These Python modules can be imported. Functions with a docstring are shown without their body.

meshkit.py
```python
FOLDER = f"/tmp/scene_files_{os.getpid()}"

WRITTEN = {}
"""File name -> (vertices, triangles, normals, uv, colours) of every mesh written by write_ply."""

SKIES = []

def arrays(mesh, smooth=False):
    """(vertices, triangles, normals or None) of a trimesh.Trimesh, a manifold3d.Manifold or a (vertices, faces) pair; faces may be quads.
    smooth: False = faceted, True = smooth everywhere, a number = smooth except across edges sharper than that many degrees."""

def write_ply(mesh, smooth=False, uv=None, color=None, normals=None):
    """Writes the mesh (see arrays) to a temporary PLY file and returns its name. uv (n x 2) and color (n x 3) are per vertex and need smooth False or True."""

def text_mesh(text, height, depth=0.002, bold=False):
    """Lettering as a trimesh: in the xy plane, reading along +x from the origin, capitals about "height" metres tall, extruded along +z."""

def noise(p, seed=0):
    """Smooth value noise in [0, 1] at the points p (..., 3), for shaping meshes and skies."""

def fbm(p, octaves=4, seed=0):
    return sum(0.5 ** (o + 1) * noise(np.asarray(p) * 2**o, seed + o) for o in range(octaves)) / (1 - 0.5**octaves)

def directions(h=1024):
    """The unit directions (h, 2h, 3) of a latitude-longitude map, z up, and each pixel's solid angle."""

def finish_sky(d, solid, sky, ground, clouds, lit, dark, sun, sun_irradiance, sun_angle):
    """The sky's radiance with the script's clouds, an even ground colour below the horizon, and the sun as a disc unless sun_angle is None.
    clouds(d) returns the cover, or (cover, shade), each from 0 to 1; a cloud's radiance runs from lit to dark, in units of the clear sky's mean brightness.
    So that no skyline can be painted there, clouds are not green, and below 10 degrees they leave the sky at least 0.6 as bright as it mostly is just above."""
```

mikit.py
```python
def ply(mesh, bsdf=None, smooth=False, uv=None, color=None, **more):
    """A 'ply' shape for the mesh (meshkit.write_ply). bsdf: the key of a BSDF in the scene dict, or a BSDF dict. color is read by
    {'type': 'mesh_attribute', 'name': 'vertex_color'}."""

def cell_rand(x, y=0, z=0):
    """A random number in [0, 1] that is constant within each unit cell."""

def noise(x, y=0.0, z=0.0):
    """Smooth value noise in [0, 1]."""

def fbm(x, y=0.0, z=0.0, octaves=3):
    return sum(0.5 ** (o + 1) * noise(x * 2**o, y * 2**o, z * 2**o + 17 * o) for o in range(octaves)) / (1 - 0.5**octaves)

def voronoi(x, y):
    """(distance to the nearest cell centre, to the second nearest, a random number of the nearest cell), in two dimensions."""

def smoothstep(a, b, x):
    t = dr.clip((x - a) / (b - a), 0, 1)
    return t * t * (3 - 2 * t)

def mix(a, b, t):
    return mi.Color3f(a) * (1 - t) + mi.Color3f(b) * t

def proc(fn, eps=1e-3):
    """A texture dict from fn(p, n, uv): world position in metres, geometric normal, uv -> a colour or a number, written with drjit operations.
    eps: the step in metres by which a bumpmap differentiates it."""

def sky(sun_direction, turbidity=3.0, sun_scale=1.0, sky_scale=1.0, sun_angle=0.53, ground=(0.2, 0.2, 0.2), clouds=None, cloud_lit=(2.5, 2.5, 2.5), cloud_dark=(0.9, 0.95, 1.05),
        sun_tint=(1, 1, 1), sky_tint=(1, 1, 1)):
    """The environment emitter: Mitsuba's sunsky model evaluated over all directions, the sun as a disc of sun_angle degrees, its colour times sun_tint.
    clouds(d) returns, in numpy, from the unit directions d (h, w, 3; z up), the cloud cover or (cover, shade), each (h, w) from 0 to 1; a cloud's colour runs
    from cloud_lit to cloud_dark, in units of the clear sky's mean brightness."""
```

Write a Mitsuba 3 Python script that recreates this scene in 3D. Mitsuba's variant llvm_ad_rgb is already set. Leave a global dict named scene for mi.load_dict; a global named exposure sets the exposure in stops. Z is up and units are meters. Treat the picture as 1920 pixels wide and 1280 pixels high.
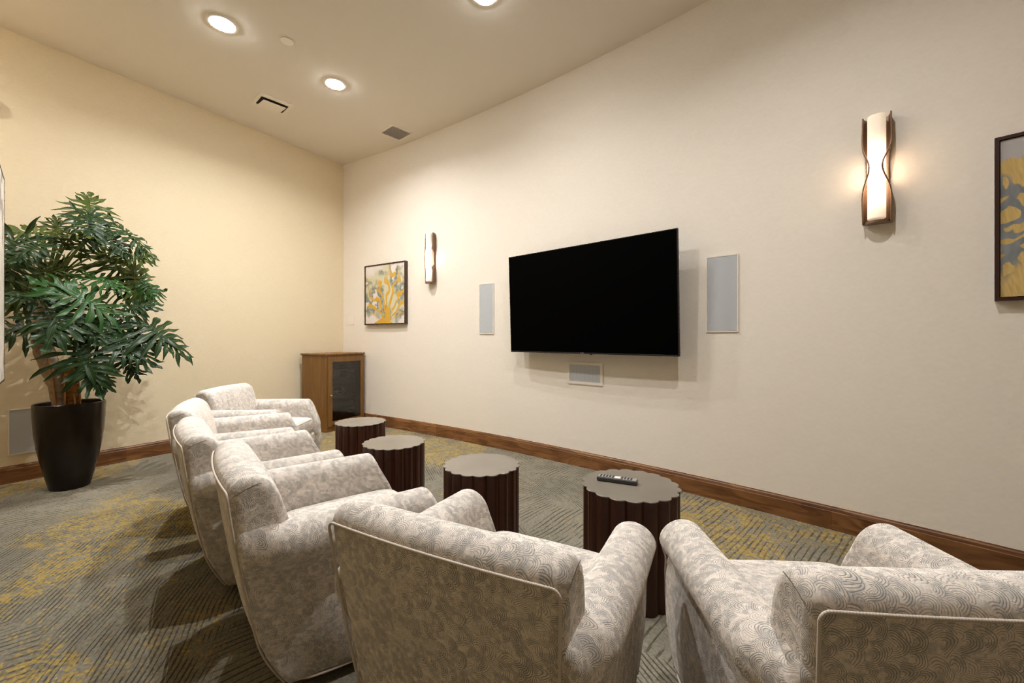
import math
import numpy as np
import trimesh
import shapely.geometry as sg
import drjit as dr
import mitsuba as mi
import mikit
import meshkit
from mikit import noise, fbm, voronoi, smoothstep, mix, cell_rand, proc

T = mi.ScalarTransform4f
scene, labels = {}, {}
PI = math.pi

# ------------------------------------------------------------------ camera, light, exposure
F_PX, HORIZON, CAM_H = 780.0, 634.5, 1.2
scene['camera'] = {
    'type': 'perspective',
    'to_world': T().look_at(origin=[0, 0, CAM_H], target=[0, 1, CAM_H], up=[0, 0, 1]),
    'fov': math.degrees(2 * math.atan(960 / F_PX)), 'fov_axis': 'x',
    'principal_point_offset_y': (640 - HORIZON) / 1280,
    'near_clip': 0.02, 'far_clip': 100.0,
}
exposure = 3.54
DOWNLIGHT = (11.0, 11.0, 10.8)       # radiance of a ceiling lamp's lens
BEAM = (0.91, 0.90, 0.885)           # intensity of its downward beam
SCONCE = (1.05, 0.77, 0.52)            # radiance of a wall lamp's glass
# the room's lamps, the next to last one added to brighten the lower wall: (x, y) on the ceiling; built as fixtures further down
LAMPS = [(-2.35, 3.376), (-1.777, 4.175), (-0.2, 3.09), (-0.925, 2.25), (-4.35, 2.35), (0.75, 1.40), (-3.15, 2.45)]
POWER = [1.34, 1.52, 0.40, 1.02, 0.62, 1.25, 0.90]        # beam factor of each, tuned to balance the wall brightness

# ------------------------------------------------------------------ mesh helpers
class Mesh:
    """Collects grids and caps; normals are shared inside one smoothing group."""
    def __init__(self):
        self.v, self.f, self.uv, self.g, self.n, self.gi = [], [], [], [], 0, 0

    def add(self, v, f, uv, group=None):
        v = np.asarray(v, float)
        if group is None:
            self.gi += 1
            group = self.gi
        self.v.append(v); self.f.append(np.asarray(f, int) + self.n)
        self.uv.append(np.asarray(uv, float)); self.g.append(np.full(len(v), group))
        self.n += len(v)
        return self

    def grid(self, P, closed=False, flip=False, uvo=(0, 0), group=None):
        P = np.asarray(P, float)
        if closed:
            P = np.concatenate([P, P[:, :1]], 1)
        m, n = P.shape[:2]
        du = np.linalg.norm(np.diff(P, axis=1), axis=2).mean(0)
        dv = np.linalg.norm(np.diff(P, axis=0), axis=2).mean(1)
        u, w = np.r_[0, np.cumsum(du)], np.r_[0, np.cumsum(dv)]
        uv = np.stack(np.meshgrid(u + uvo[0], w + uvo[1]), -1).reshape(-1, 2)
        i, j = np.meshgrid(np.arange(m - 1), np.arange(n - 1), indexing='ij')
        a = (i * n + j).ravel(); b = a + 1; c = a + n; d = c + 1
        f = np.vstack([np.c_[a, b, d], np.c_[a, d, c]])
        if flip:
            f = f[:, ::-1]
        return self.add(P.reshape(-1, 3), f, uv, group)

    def cap(self, ring, flip=False, ax=(0, 2), uvo=(0, 0), group=None):
        ring = np.asarray(ring, float)
        c = ring.mean(0)
        v = np.vstack([ring, c])
        n = len(ring)
        k = np.arange(n)
        f = np.c_[k, (k + 1) % n, np.full(n, n)]
        if flip:
            f = f[:, ::-1]
        return self.add(v, f, v[:, list(ax)] + np.asarray(uvo), group)

    def loft(self, rings, uvo=(0, 0), ax=(0, 2), flip=False, caps=True):
        rings = np.asarray(rings, float)
        self.grid(rings, closed=True, flip=flip, uvo=uvo)
        if caps:
            g = self.gi
            self.cap(rings[0], flip=not flip, ax=ax, uvo=uvo, group=g + 1000)
            self.cap(rings[-1], flip=flip, ax=ax, uvo=uvo, group=g + 2000)
        return self

    def fix(self):
        """Outward orientation for closed meshes."""
        v, f = np.vstack(self.v), np.vstack(self.f)
        t = v[f]
        vol = np.einsum('ij,ij->i', t[:, 0], np.cross(t[:, 1], t[:, 2])).sum()
        if vol < 0:
            self.f = [x[:, ::-1] for x in self.f]
        return self

    def shape(self, bsdf, **more):
        v, f, uv, g = np.vstack(self.v), np.vstack(self.f), np.vstack(self.uv), np.concatenate(self.g)
        fn = np.cross(v[f[:, 1]] - v[f[:, 0]], v[f[:, 2]] - v[f[:, 0]])
        key = np.c_[np.round(v * 2e4), g]
        _, inv = np.unique(key, axis=0, return_inverse=True)
        inv = inv.ravel()
        acc = np.zeros((inv.max() + 1, 3))
        for k in range(3):
            np.add.at(acc, inv[f[:, k]], fn)
        n = acc[inv]
        L = np.linalg.norm(n, axis=1, keepdims=True)
        n = np.where(L > 1e-14, n / np.maximum(L, 1e-14), [0, 0, 1.0])
        path = meshkit.write_ply((v, f), False, uv, None, normals=n)
        return {'type': 'ply', 'filename': path, 'face_normals': False, 'bsdf': {'type': 'ref', 'id': bsdf}, **more}


def resample(pts, n, closed=True):
    pts = np.asarray(pts, float)
    if closed:
        pts = np.vstack([pts, pts[:1]])
    s = np.r_[0, np.cumsum(np.linalg.norm(np.diff(pts, axis=0), axis=1))]
    t = np.linspace(0, s[-1], n + 1)[:-1] if closed else np.linspace(0, s[-1], n)
    return np.stack([np.interp(t, s, pts[:, k]) for k in range(pts.shape[1])], 1)


def chaikin(pts, it=2, closed=True):
    p = np.asarray(pts, float)
    for _ in range(it):
        if closed:
            q = np.roll(p, -1, 0)
            p = np.stack([.75 * p + .25 * q, .25 * p + .75 * q], 1).reshape(-1, p.shape[1])
        else:
            a, b = p[:-1], p[1:]
            mid = np.stack([.75 * a + .25 * b, .25 * a + .75 * b], 1).reshape(-1, p.shape[1])
            p = np.vstack([p[:1], mid[1:-1], p[-1:]])
    return p


def inset2d(p, d):
    """Moves a closed 2-D ring inwards by d along its normals."""
    t = np.roll(p, -1, 0) - np.roll(p, 1, 0)
    n = np.c_[t[:, 1], -t[:, 0]]
    n /= np.linalg.norm(n, axis=1, keepdims=True) + 1e-12
    x, y = p[:, 0], p[:, 1]
    area = (x * np.roll(y, -1) - np.roll(x, -1) * y).sum()
    return p - n * d * np.sign(area)


def tube(path, r, sides=10, closed=False, uvo=(0, 0)):
    path = np.asarray(path, float)
    n = len(path)
    r = np.broadcast_to(np.asarray(r, float), (n,))
    t = (np.roll(path, -1, 0) - np.roll(path, 1, 0)) if closed else np.gradient(path, axis=0)
    t /= np.linalg.norm(t, axis=1, keepdims=True) + 1e-12
    a = np.cross(t[0], [0.3, 0.2, 0.93]); a /= np.linalg.norm(a)
    A = []
    for k in range(n):
        a = a - t[k] * (a @ t[k]); a /= np.linalg.norm(a) + 1e-12
        A.append(a)
    A = np.array(A); B = np.cross(t, A)
    th = np.arange(sides) * 2 * PI / sides
    rings = path[:, None] + r[:, None, None] * (np.cos(th)[None, :, None] * A[:, None] + np.sin(th)[None, :, None] * B[:, None])
    m = Mesh()
    if closed:
        rings = np.concatenate([rings, rings[:1]])
    m.loft(rings, uvo=uvo, caps=not closed)
    return m.fix()


def box(size, loc=(0, 0, 0), bevel=0.0):
    """A box with chamfered edges."""
    a, b, c = [s / 2 for s in size]
    if bevel > 0:
        pts = []
        for sx in (-1, 1):
            for sy in (-1, 1):
                for sz in (-1, 1):
                    for k in range(3):
                        p = np.array([a, b, c]) - bevel
                        p[k] += bevel
                        pts.append(p * [sx, sy, sz])
        m = trimesh.convex.convex_hull(np.array(pts))
    else:
        m = trimesh.creation.box(size)
    m.apply_translation(loc)
    return m


def place(mesh, x, y, z=0.0, ex=(1, 0), up=(0, 0, 1)):
    """Puts a mesh's local x along ex (in plan) and its local z up."""
    ex = np.array([ex[0], ex[1], 0.0]); ex /= np.linalg.norm(ex)
    ez = np.array(up, float); ey = np.cross(ez, ex)
    M = np.eye(4); M[:3, 0], M[:3, 1], M[:3, 2], M[:3, 3] = ex, ey, ez, (x, y, z)
    m = mesh.copy(); m.apply_transform(M)
    return m


def lathe(profile, sides=48):
    m = trimesh.creation.revolve(np.asarray(profile, float), sections=sides)
    if m.volume < 0:
        m.invert()
    return m


def cat(*ms):
    return trimesh.util.concatenate(list(ms))


def numbered(key):
    if key not in scene and key not in labels:
        return key
    k = 1
    while f'{key}_{k:03d}' in scene or f'{key}_{k:03d}' in labels:
        k += 1
    return f'{key}_{k:03d}'


def put(key, mesh, bsdf, smooth=35, parent=None, label=None, **more):
    key = numbered((parent + '__' if parent else '') + key)
    scene[key] = mesh.shape(bsdf, **more) if isinstance(mesh, Mesh) else mikit.ply(mesh, bsdf, smooth=smooth, **more)
    if label:
        labels[key] = {'label': label}
    return key


def thing(key, label, category, group=None):
    key = numbered(key)
    labels[key] = {'label': label, 'category': category}
    if group:
        labels[key]['group'] = group
    return key


def structure(key, mesh, bsdf, label, **kw):
    k = put(key, mesh, bsdf, **kw)
    labels[k] = {'kind': 'structure', 'label': label}
    return k


# ------------------------------------------------------------------ materials
def f_peel(p, n, uv):
    return noise(p.x * 62, p.y * 62, p.z * 62) + 0.5 * noise(p.x * 130 + 3, p.y * 130, p.z * 130)

def f_rw(p, n, uv):
    v = fbm(p.x * 1.3, p.y * 1.3, p.z * 1.3, 2)
    return mix((0.765, 0.70, 0.612), (0.785, 0.722, 0.636), v) * (0.955 + 0.06 * f_peel(p, n, uv) / 1.5)  # the paint's bumps are also shaded into the colour as fine speckle

def f_lw(p, n, uv):
    v = fbm(p.x * 1.3, p.y * 1.3, p.z * 1.3, 2)
    return mix((0.705, 0.605, 0.425), (0.725, 0.625, 0.45), v) * (0.955 + 0.06 * f_peel(p, n, uv) / 1.5)  # speckle in the colour paints the shading of the bumps here too

def painted(fn):
    return {'type': 'bumpmap', 'arbitrary': proc(f_peel, eps=2e-3), 'scale': 0.0008,
            'bsdf': {'type': 'principled', 'base_color': proc(fn), 'roughness': 0.6, 'specular': 0.25}}

scene['m_wall_cream'] = painted(f_rw)
scene['m_wall_yellow'] = painted(f_lw)
scene['m_wall_dark'] = {'type': 'diffuse', 'reflectance': {'type': 'rgb', 'value': (0.30, 0.24, 0.15)}}  # unseen wall's dark tone, chosen to cut bounce light on the chair backs
scene['m_ceiling'] = {'type': 'bumpmap', 'arbitrary': proc(f_peel, eps=2e-3), 'scale': 0.0008,
                      'bsdf': {'type': 'diffuse', 'reflectance': {'type': 'rgb', 'value': (0.72, 0.665, 0.585)}}}

# carpet: grey cut pile with ribs in broken runs and gold loops in patches
def carpet_parts(p):
    x, y = p.x, p.y
    a = (x + y) * 0.7071          # along the ribs
    b = (y - x) * 0.7071          # across them
    warp = fbm(a * 1.1 + 7, b * 2.2, 3.0, 2)
    warp2 = noise(a * 3.0, b * 3.0, 9.0)
    ph = b / 0.034 + 4.2 * warp + 1.3 * warp2
    rib = 0.5 + 0.5 * dr.cos(2 * PI * ph)
    row = dr.floor(ph)
    brk = noise(a * 12.0 + row * 5.3, row * 1.7, 2.0)
    groove = smoothstep(0.70, 0.97, rib) * smoothstep(0.34, 0.50, brk)
    # patches whose runs go the other way
    other = smoothstep(0.50, 0.56, noise(a * 2.3 + 31, b * 1.6 + 11, 5.0))
    ph2 = (a - 0.45 * b) / 0.022 + 1.5 * warp2
    row2 = dr.floor(ph2)
    g2 = smoothstep(0.6, 0.92, 0.5 + 0.5 * dr.cos(2 * PI * ph2)) * smoothstep(0.38, 0.52, noise(b * 14.0 + row2 * 3.1, row2 * 2.3, 1.0))
    groove = groove * (1 - other) + g2 * other
    # gold: in blotches set out in rough bands across the room
    band = fbm(x * 1.5 + 4.0, y * 1.1 + 2.0, 7.0, 3)
    blot = smoothstep(0.47, 0.61, band)
    speck = 0.6 * noise(a * 110.0, b * 90.0, 4.0) + 0.4 * noise(a * 30.0, b * 34.0, 8.0)
    gold = blot * smoothstep(0.42, 0.56, speck) + 0.60 * smoothstep(0.62, 0.76, speck) * smoothstep(0.30, 0.46, band)
    return groove, dr.clip(gold, 0, 1), fbm(x * 2.7, y * 2.7, 1.0, 2), noise(x * 160, y * 160, 0.0)

def f_carpet(p, n, uv):
    groove, gold, big, fine = carpet_parts(p)
    grey = mix((0.180, 0.165, 0.130), (0.255, 0.232, 0.182), big)
    c = mix(grey, (0.42, 0.285, 0.062), gold * 0.64)
    c = mix(c, (0.065, 0.054, 0.036), groove * (0.78 - 0.35 * gold))
    return c * (0.80 + 0.40 * fine)

def f_carpet_bump(p, n, uv):
    groove, gold, big, fine = carpet_parts(p)
    return -1.0 * groove - 0.35 * gold + 0.25 * fine

scene['m_carpet'] = {'type': 'bumpmap', 'arbitrary': proc(f_carpet_bump, eps=2e-3), 'scale': 0.003,
                     'bsdf': {'type': 'diffuse', 'reflectance': proc(f_carpet)}}

# upholstery: cream ground with combed swirls in grey
def swirl(uv, s):
    """Nearest swirl centre: distance, cell number, comb lines, arc weight."""
    x, y = uv.x / s, uv.y / s
    wx = noise(x * 0.8 + 11, y * 0.8, 1.0) - 0.5
    wy = noise(x * 0.8, y * 0.8 + 5, 6.0) - 0.5
    x, y = x + 0.55 * wx, y + 0.55 * wy
    best, bw, bd, bc = mi.Float(-9), mi.Float(0), mi.Float(0), mi.Float(0)
    for a in (-1, 0, 1):
        for b in (-1, 0, 1):
            cx, cy = dr.floor(x) + a, dr.floor(y) + b
            dx, dy = x - (cx + cell_rand(cx, cy, 1)), y - (cy + cell_rand(cx, cy, 2))
            w = cell_rand(cx, cy, 3)
            d = dr.sqrt(dx * dx + dy * dy)
            th = 0.9 + 1.5 * (w - 0.5)
            side = (dx * dr.cos(th) + dy * dr.sin(th)) / dr.maximum(d, 1e-4)
            # fans overlap like scales: of those that reach this point, the highest number lies on top
            on = smoothstep(-0.30, 0.15, side) * smoothstep(1.0, 0.86, d)
            score = on * (0.3 + w)
            take = score > best
            best = dr.select(take, score, best)
            bw, bd, bc = dr.select(take, w, bw), dr.select(take, d, bd), dr.select(take, on, bc)
    ring = 0.5 + 0.5 * dr.cos(2 * PI * (bd * 6.2 + bw * 3.0))
    return bd, bw, ring, bc

def f_fabric(p, n, uv):
    d, w, ring, arc = swirl(uv, 0.026)
    tone = fbm(uv.x * 95, uv.y * 95, 2.0, 2)
    fine = noise(uv.x * 420, uv.y * 420, 0.0)
    ground = mix((0.70, 0.635, 0.575), (0.80, 0.735, 0.67), tone)
    patch = smoothstep(0.40, 0.66, 0.75 * tone + 0.25 * w)
    ground = mix(ground, (0.40, 0.385, 0.365), 0.66 * patch)
    line = smoothstep(0.48, 0.95, ring) * arc * smoothstep(0.12, 0.30, d)
    c = mix(ground, (0.15, 0.135, 0.12), line * (0.44 + 0.32 * w))
    return c * (0.88 + 0.24 * fine)

def f_fabric_bump(p, n, uv):
    d, w, ring, arc = swirl(uv, 0.026)
    return -ring * arc

scene['m_fabric'] = {'type': 'bumpmap', 'arbitrary': proc(f_fabric_bump, eps=6e-4), 'scale': 0.00025,
                     'bsdf': {'type': 'principled', 'base_color': proc(f_fabric), 'roughness': 0.85, 'specular': 0.15, 'sheen': 0.25}}

def f_piping(p, n, uv):
    s = 0.5 + 0.5 * dr.cos(2 * PI * (uv.y / 0.005 + uv.x / 0.02))
    return mix((0.52, 0.46, 0.40), (0.68, 0.61, 0.54), s)
scene['m_piping'] = {'type': 'diffuse', 'reflectance': proc(f_piping)}
scene['m_seam'] = {'type': 'diffuse', 'reflectance': {'type': 'rgb', 'value': (0.16, 0.135, 0.11)}}
scene['m_dark_base'] = {'type': 'principled', 'base_color': {'type': 'rgb', 'value': (0.02, 0.017, 0.014)}, 'roughness': 0.5}

def wood(uv_u, uv_v, lo, hi, seed=0.0, ku=2.2, kv=26.0):
    w = fbm(uv_u * ku + seed, uv_v * kv * 0.35, seed, 2)
    g = fbm(uv_u * ku * 2.2 + seed, uv_v * kv + 9.0 * w, seed + 3, 3)
    fine = noise(uv_u * 30, uv_v * 700, seed)
    t = dr.clip(1.5 * (g - 0.25) + 0.25 * (fine - 0.5), 0, 1)
    return mix(lo, hi, t)

def f_baseboard(p, n, uv):
    board = noise(p.x * 0.9, p.y * 0.9, 3.0)
    c = wood(uv.x, uv.y, (0.115, 0.044, 0.014), (0.265, 0.120, 0.042), 1.0, 2.2, 38.0)
    knot = smoothstep(0.80, 0.86, noise(uv.x * 5.5, uv.y * 34, 8.0))
    return mix(c, (0.05, 0.018, 0.007), 0.35 * knot) * (0.8 + 0.4 * board)
scene['m_baseboard'] = {'type': 'principled', 'base_color': proc(f_baseboard), 'roughness': 0.38, 'specular': 0.45}

def f_cabinet(p, n, uv):
    s = p.x * 0.9 - p.y * 0.44
    q = p.x * 0.44 + p.y * 0.9
    return wood(p.z, (s + q) * 1.0, (0.140, 0.065, 0.016), (0.220, 0.105, 0.027), 4.0, 1.2, 75.0)
scene['m_cabinet'] = {'type': 'principled', 'base_color': proc(f_cabinet), 'roughness': 0.4, 'specular': 0.4}

def f_drum(p, n, uv):
    return wood(p.z, p.x * 0.7 + p.y, (0.034, 0.0085, 0.0032), (0.055, 0.0160, 0.0060), 2.0, 1.2, 30.0)
scene['m_drum'] = {'type': 'principled', 'base_color': proc(f_drum), 'roughness': 0.30, 'specular': 0.38}

def f_drumtop(p, n, uv):
    v = fbm(p.x * 6, p.y * 6, 1.0, 3)
    return mix((0.155, 0.134, 0.108), (0.20, 0.177, 0.145), v)
scene['m_drumtop'] = {'type': 'principled', 'base_color': proc(f_drumtop), 'roughness': 0.32, 'specular': 0.6}

def rgb(r, g, b):
    return {'type': 'rgb', 'value': (r, g, b)}

def plain(key, c, rough=0.5, spec=0.5, **kw):
    scene[key] = {'type': 'principled', 'base_color': rgb(*c), 'roughness': rough, 'specular': spec, **kw}

plain('m_white_metal', (0.74, 0.68, 0.60), 0.45, 0.4)
plain('m_white_plastic', (0.80, 0.74, 0.66), 0.4, 0.4)
plain('m_vent_grey', (0.52, 0.48, 0.43), 0.6, 0.3)
plain('m_grille_back', (0.26, 0.24, 0.21), 0.7, 0.2)
plain('m_duct_shade', (0.03, 0.025, 0.02), 0.8, 0.2)
plain('m_tv_body', (0.007, 0.005, 0.004), 0.4, 0.25)
plain('m_tv_screen', (0.0006, 0.0006, 0.0006), 0.5, 0.015)
plain('m_black', (0.01, 0.01, 0.01), 0.6, 0.2)
plain('m_silver', (0.55, 0.53, 0.50), 0.3, 0.5, metallic=0.9)
plain('m_brass', (0.75, 0.52, 0.30), 0.25, 0.5, metallic=0.9)
plain('m_bronze', (0.20, 0.125, 0.082), 0.38, 0.5, metallic=0.55)
plain('m_remote', (0.035, 0.033, 0.035), 0.3, 0.5)
plain('m_remote_face', (0.30, 0.27, 0.25), 0.35, 0.5)
plain('m_remote_key', (0.05, 0.05, 0.055), 0.5, 0.4)
plain('m_frame_dark', (0.045, 0.025, 0.013), 0.4, 0.4)
plain('m_frame_red', (0.035, 0.012, 0.008), 0.4, 0.4)
plain('m_cable', (0.45, 0.42, 0.40), 0.5, 0.4)
plain('m_gear', (0.006, 0.006, 0.007), 0.5, 0.15)

def f_grille(p, n, uv):
    d = 0.5 + 0.25 * (dr.cos(2 * PI * p.z / 0.0045) + dr.cos(2 * PI * (p.x + p.y) / 0.0045))
    return mix((0.425, 0.44, 0.455), (0.475, 0.49, 0.505), d)
scene['m_grille'] = {'type': 'principled', 'base_color': proc(f_grille), 'roughness': 0.5, 'specular': 0.3}
scene['m_tinted_pane'] = {'type': 'thindielectric', 'int_ior': 1.5, 'specular_transmittance': rgb(0.07, 0.065, 0.06), 'specular_reflectance': rgb(0.8, 0.8, 0.8)}

def f_pot(p, n, uv):
    v = fbm(p.x * 9, p.y * 9, p.z * 9, 2)
    return mix((0.007, 0.004, 0.003), (0.013, 0.008, 0.005), v)
scene['m_pot'] = {'type': 'principled', 'base_color': proc(f_pot), 'roughness': 0.24, 'specular': 0.35}

def f_soil(p, n, uv):
    return mix((0.045, 0.020, 0.010), (0.16, 0.075, 0.03), noise(p.x * 70, p.y * 70, p.z * 70))
scene['m_soil'] = {'type': 'diffuse', 'reflectance': proc(f_soil)}

def f_bark(p, n, uv):
    v = fbm(p.x * 28, p.y * 28, p.z * 40, 3)
    w = noise(p.x * 9, p.y * 9, p.z * 9)
    return mix(mix((0.12, 0.065, 0.032), (0.40, 0.31, 0.22), v), (0.42, 0.36, 0.29), 0.5 * w)
scene['m_bark'] = {'type': 'diffuse', 'reflectance': proc(f_bark)}
def f_bark2(p, n, uv):
    v = fbm(p.x * 30, p.y * 30, p.z * 55, 3)
    return mix((0.10, 0.035, 0.010), (0.34, 0.165, 0.055), v)
scene['m_bark_red'] = {'type': 'diffuse', 'reflectance': proc(f_bark2)}
plain('m_root', (0.36, 0.19, 0.07), 0.6, 0.3)
plain('m_petiole', (0.115, 0.155, 0.028), 0.4, 0.4)

def leafy(top_a, top_b, under):
    def fn(p, n, uv):
        v = fbm(uv.x * 22, uv.y * 22, 1.0, 2)
        vein = smoothstep(0.0, 0.12, dr.abs(uv.y))
        return mix(mix(top_a, top_b, v), (0.16, 0.22, 0.06), 0.35 * (1 - vein))
    return {'type': 'twosided',
            'a': {'type': 'principled', 'base_color': proc(fn), 'roughness': 0.36, 'specular': 0.20},
            'b': {'type': 'principled', 'base_color': rgb(*under), 'roughness': 0.55, 'specular': 0.3}}
scene['m_leaf_dark'] = leafy((0.007, 0.022, 0.006), (0.017, 0.042, 0.012), (0.045, 0.066, 0.010))
scene['m_leaf_green'] = leafy((0.012, 0.050, 0.010), (0.024, 0.080, 0.015), (0.045, 0.075, 0.010))
scene['m_leaf_olive'] = leafy((0.034, 0.054, 0.008), (0.062, 0.088, 0.014), (0.052, 0.070, 0.010))

# pictures
def f_art_tree(p, n, uv):
    u, v = uv.x, uv.y
    w = fbm(u * 5, v * 5, 2.0, 3) - 0.5
    dx, dy = u - 0.58, v - 0.02
    r = dr.sqrt(dx * dx + dy * dy)
    th = dr.atan2(dx, dy) + 0.35 * w * r
    crown = smoothstep(1.02, 0.90, r + 0.35 * w) * smoothstep(0.10, 0.22, v + 0.3 * w - 0.25 * dr.abs(dx) + 0.12)
    tint = fbm(u * 7 + 4, v * 7, 5.0, 3)
    bg = mi.Color3f(0.70, 0.63, 0.58)
    c = mix(bg, mix((0.16, 0.19, 0.17), (0.58, 0.54, 0.38), smoothstep(0.35, 0.65, tint)), crown * smoothstep(0.40, 0.50, tint + 0.10))
    br = dr.abs(dr.sin(th * 10.0 + 2.6 * w + 0.35 * dr.sin(r * 20 + th * 7)))
    gold = smoothstep(0.70, 0.50, br) * smoothstep(0.95, 0.68, r + 0.7 * w) * smoothstep(1.35, 1.05, dr.abs(th))
    trunk = smoothstep(0.05, 0.03, dr.abs(dx) - 0.02) * smoothstep(0.32, 0.25, v)
    foot = smoothstep(0.27, 0.22, dr.abs(dx + 0.12) + 2.2 * v)
    return mix(c, (0.60, 0.36, 0.06), dr.maximum(dr.maximum(gold, trunk), foot))
scene['m_art_tree'] = {'type': 'diffuse', 'reflectance': proc(f_art_tree)}

def f_art_net(p, n, uv):
    u, v = uv.x, uv.y
    w = fbm(u * 4, v * 4, 1.0, 3) - 0.5
    d, e, which = voronoi(u * 3.4 + 2.0 * w, v * 10.5 + 1.8 * w)
    net = smoothstep(0.34, 0.26, e - d)
    tone = fbm(u * 9, v * 9, 3.0, 3)
    blue = mix((0.13, 0.14, 0.15), (0.30, 0.31, 0.31), tone)
    gold = mix((0.50, 0.34, 0.12), (0.62, 0.45, 0.19), noise(u * 60 + v * 30, v * 20, 2.0))
    zone = smoothstep(0.10, 0.16, v + 0.2 * w) * smoothstep(0.74, 0.66, v + 0.3 * w)
    c = mix(gold, blue, net * zone)
    pale = smoothstep(0.84, 0.88, v + 0.25 * w - 0.12 * u)
    low = smoothstep(0.60, 0.68, fbm(u * 3 + 9, v * 5, 6.0, 2)) * smoothstep(0.45, 0.3, v)
    return mix(c, (0.45, 0.42, 0.41), dr.maximum(pale, low))
scene['m_art_net'] = {'type': 'diffuse', 'reflectance': proc(f_art_net)}

def f_art_pale(p, n, uv):
    u, v = uv.x, uv.y
    w = fbm(u * 6, v * 9, 1.0, 3)
    leaf = smoothstep(0.58, 0.66, fbm(u * 9, v * 12, 4.0, 3)) * smoothstep(0.62, 0.7, v)
    mist = smoothstep(0.75, 0.5, v) * w
    c = mix((0.66, 0.60, 0.52), (0.40, 0.39, 0.33), mist)
    return mix(c, (0.16, 0.15, 0.13), dr.maximum(0.6 * leaf, 0.7 * smoothstep(0.2, 0.08, v) * smoothstep(0.45, 0.6, w)))
scene['m_art_pale'] = {'type': 'diffuse', 'reflectance': proc(f_art_pale)}

# ------------------------------------------------------------------ the room's plan
EV = np.array([0.74, -0.67]); EV /= np.linalg.norm(EV)       # along the screen wall
GV = np.array([-EV[1], EV[0]])                                  # towards the screen wall
ARC_C = -1.5588 * EV - 18.1114 * GV
ARC_R = 21.4505
CEIL = 3.756
LP, LD = np.array([-4.198, 3.411]), np.array([1.695, 2.709])
LD = LD / np.linalg.norm(LD)
LN = np.array([LD[1], -LD[0]])                                  # into the room

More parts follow.
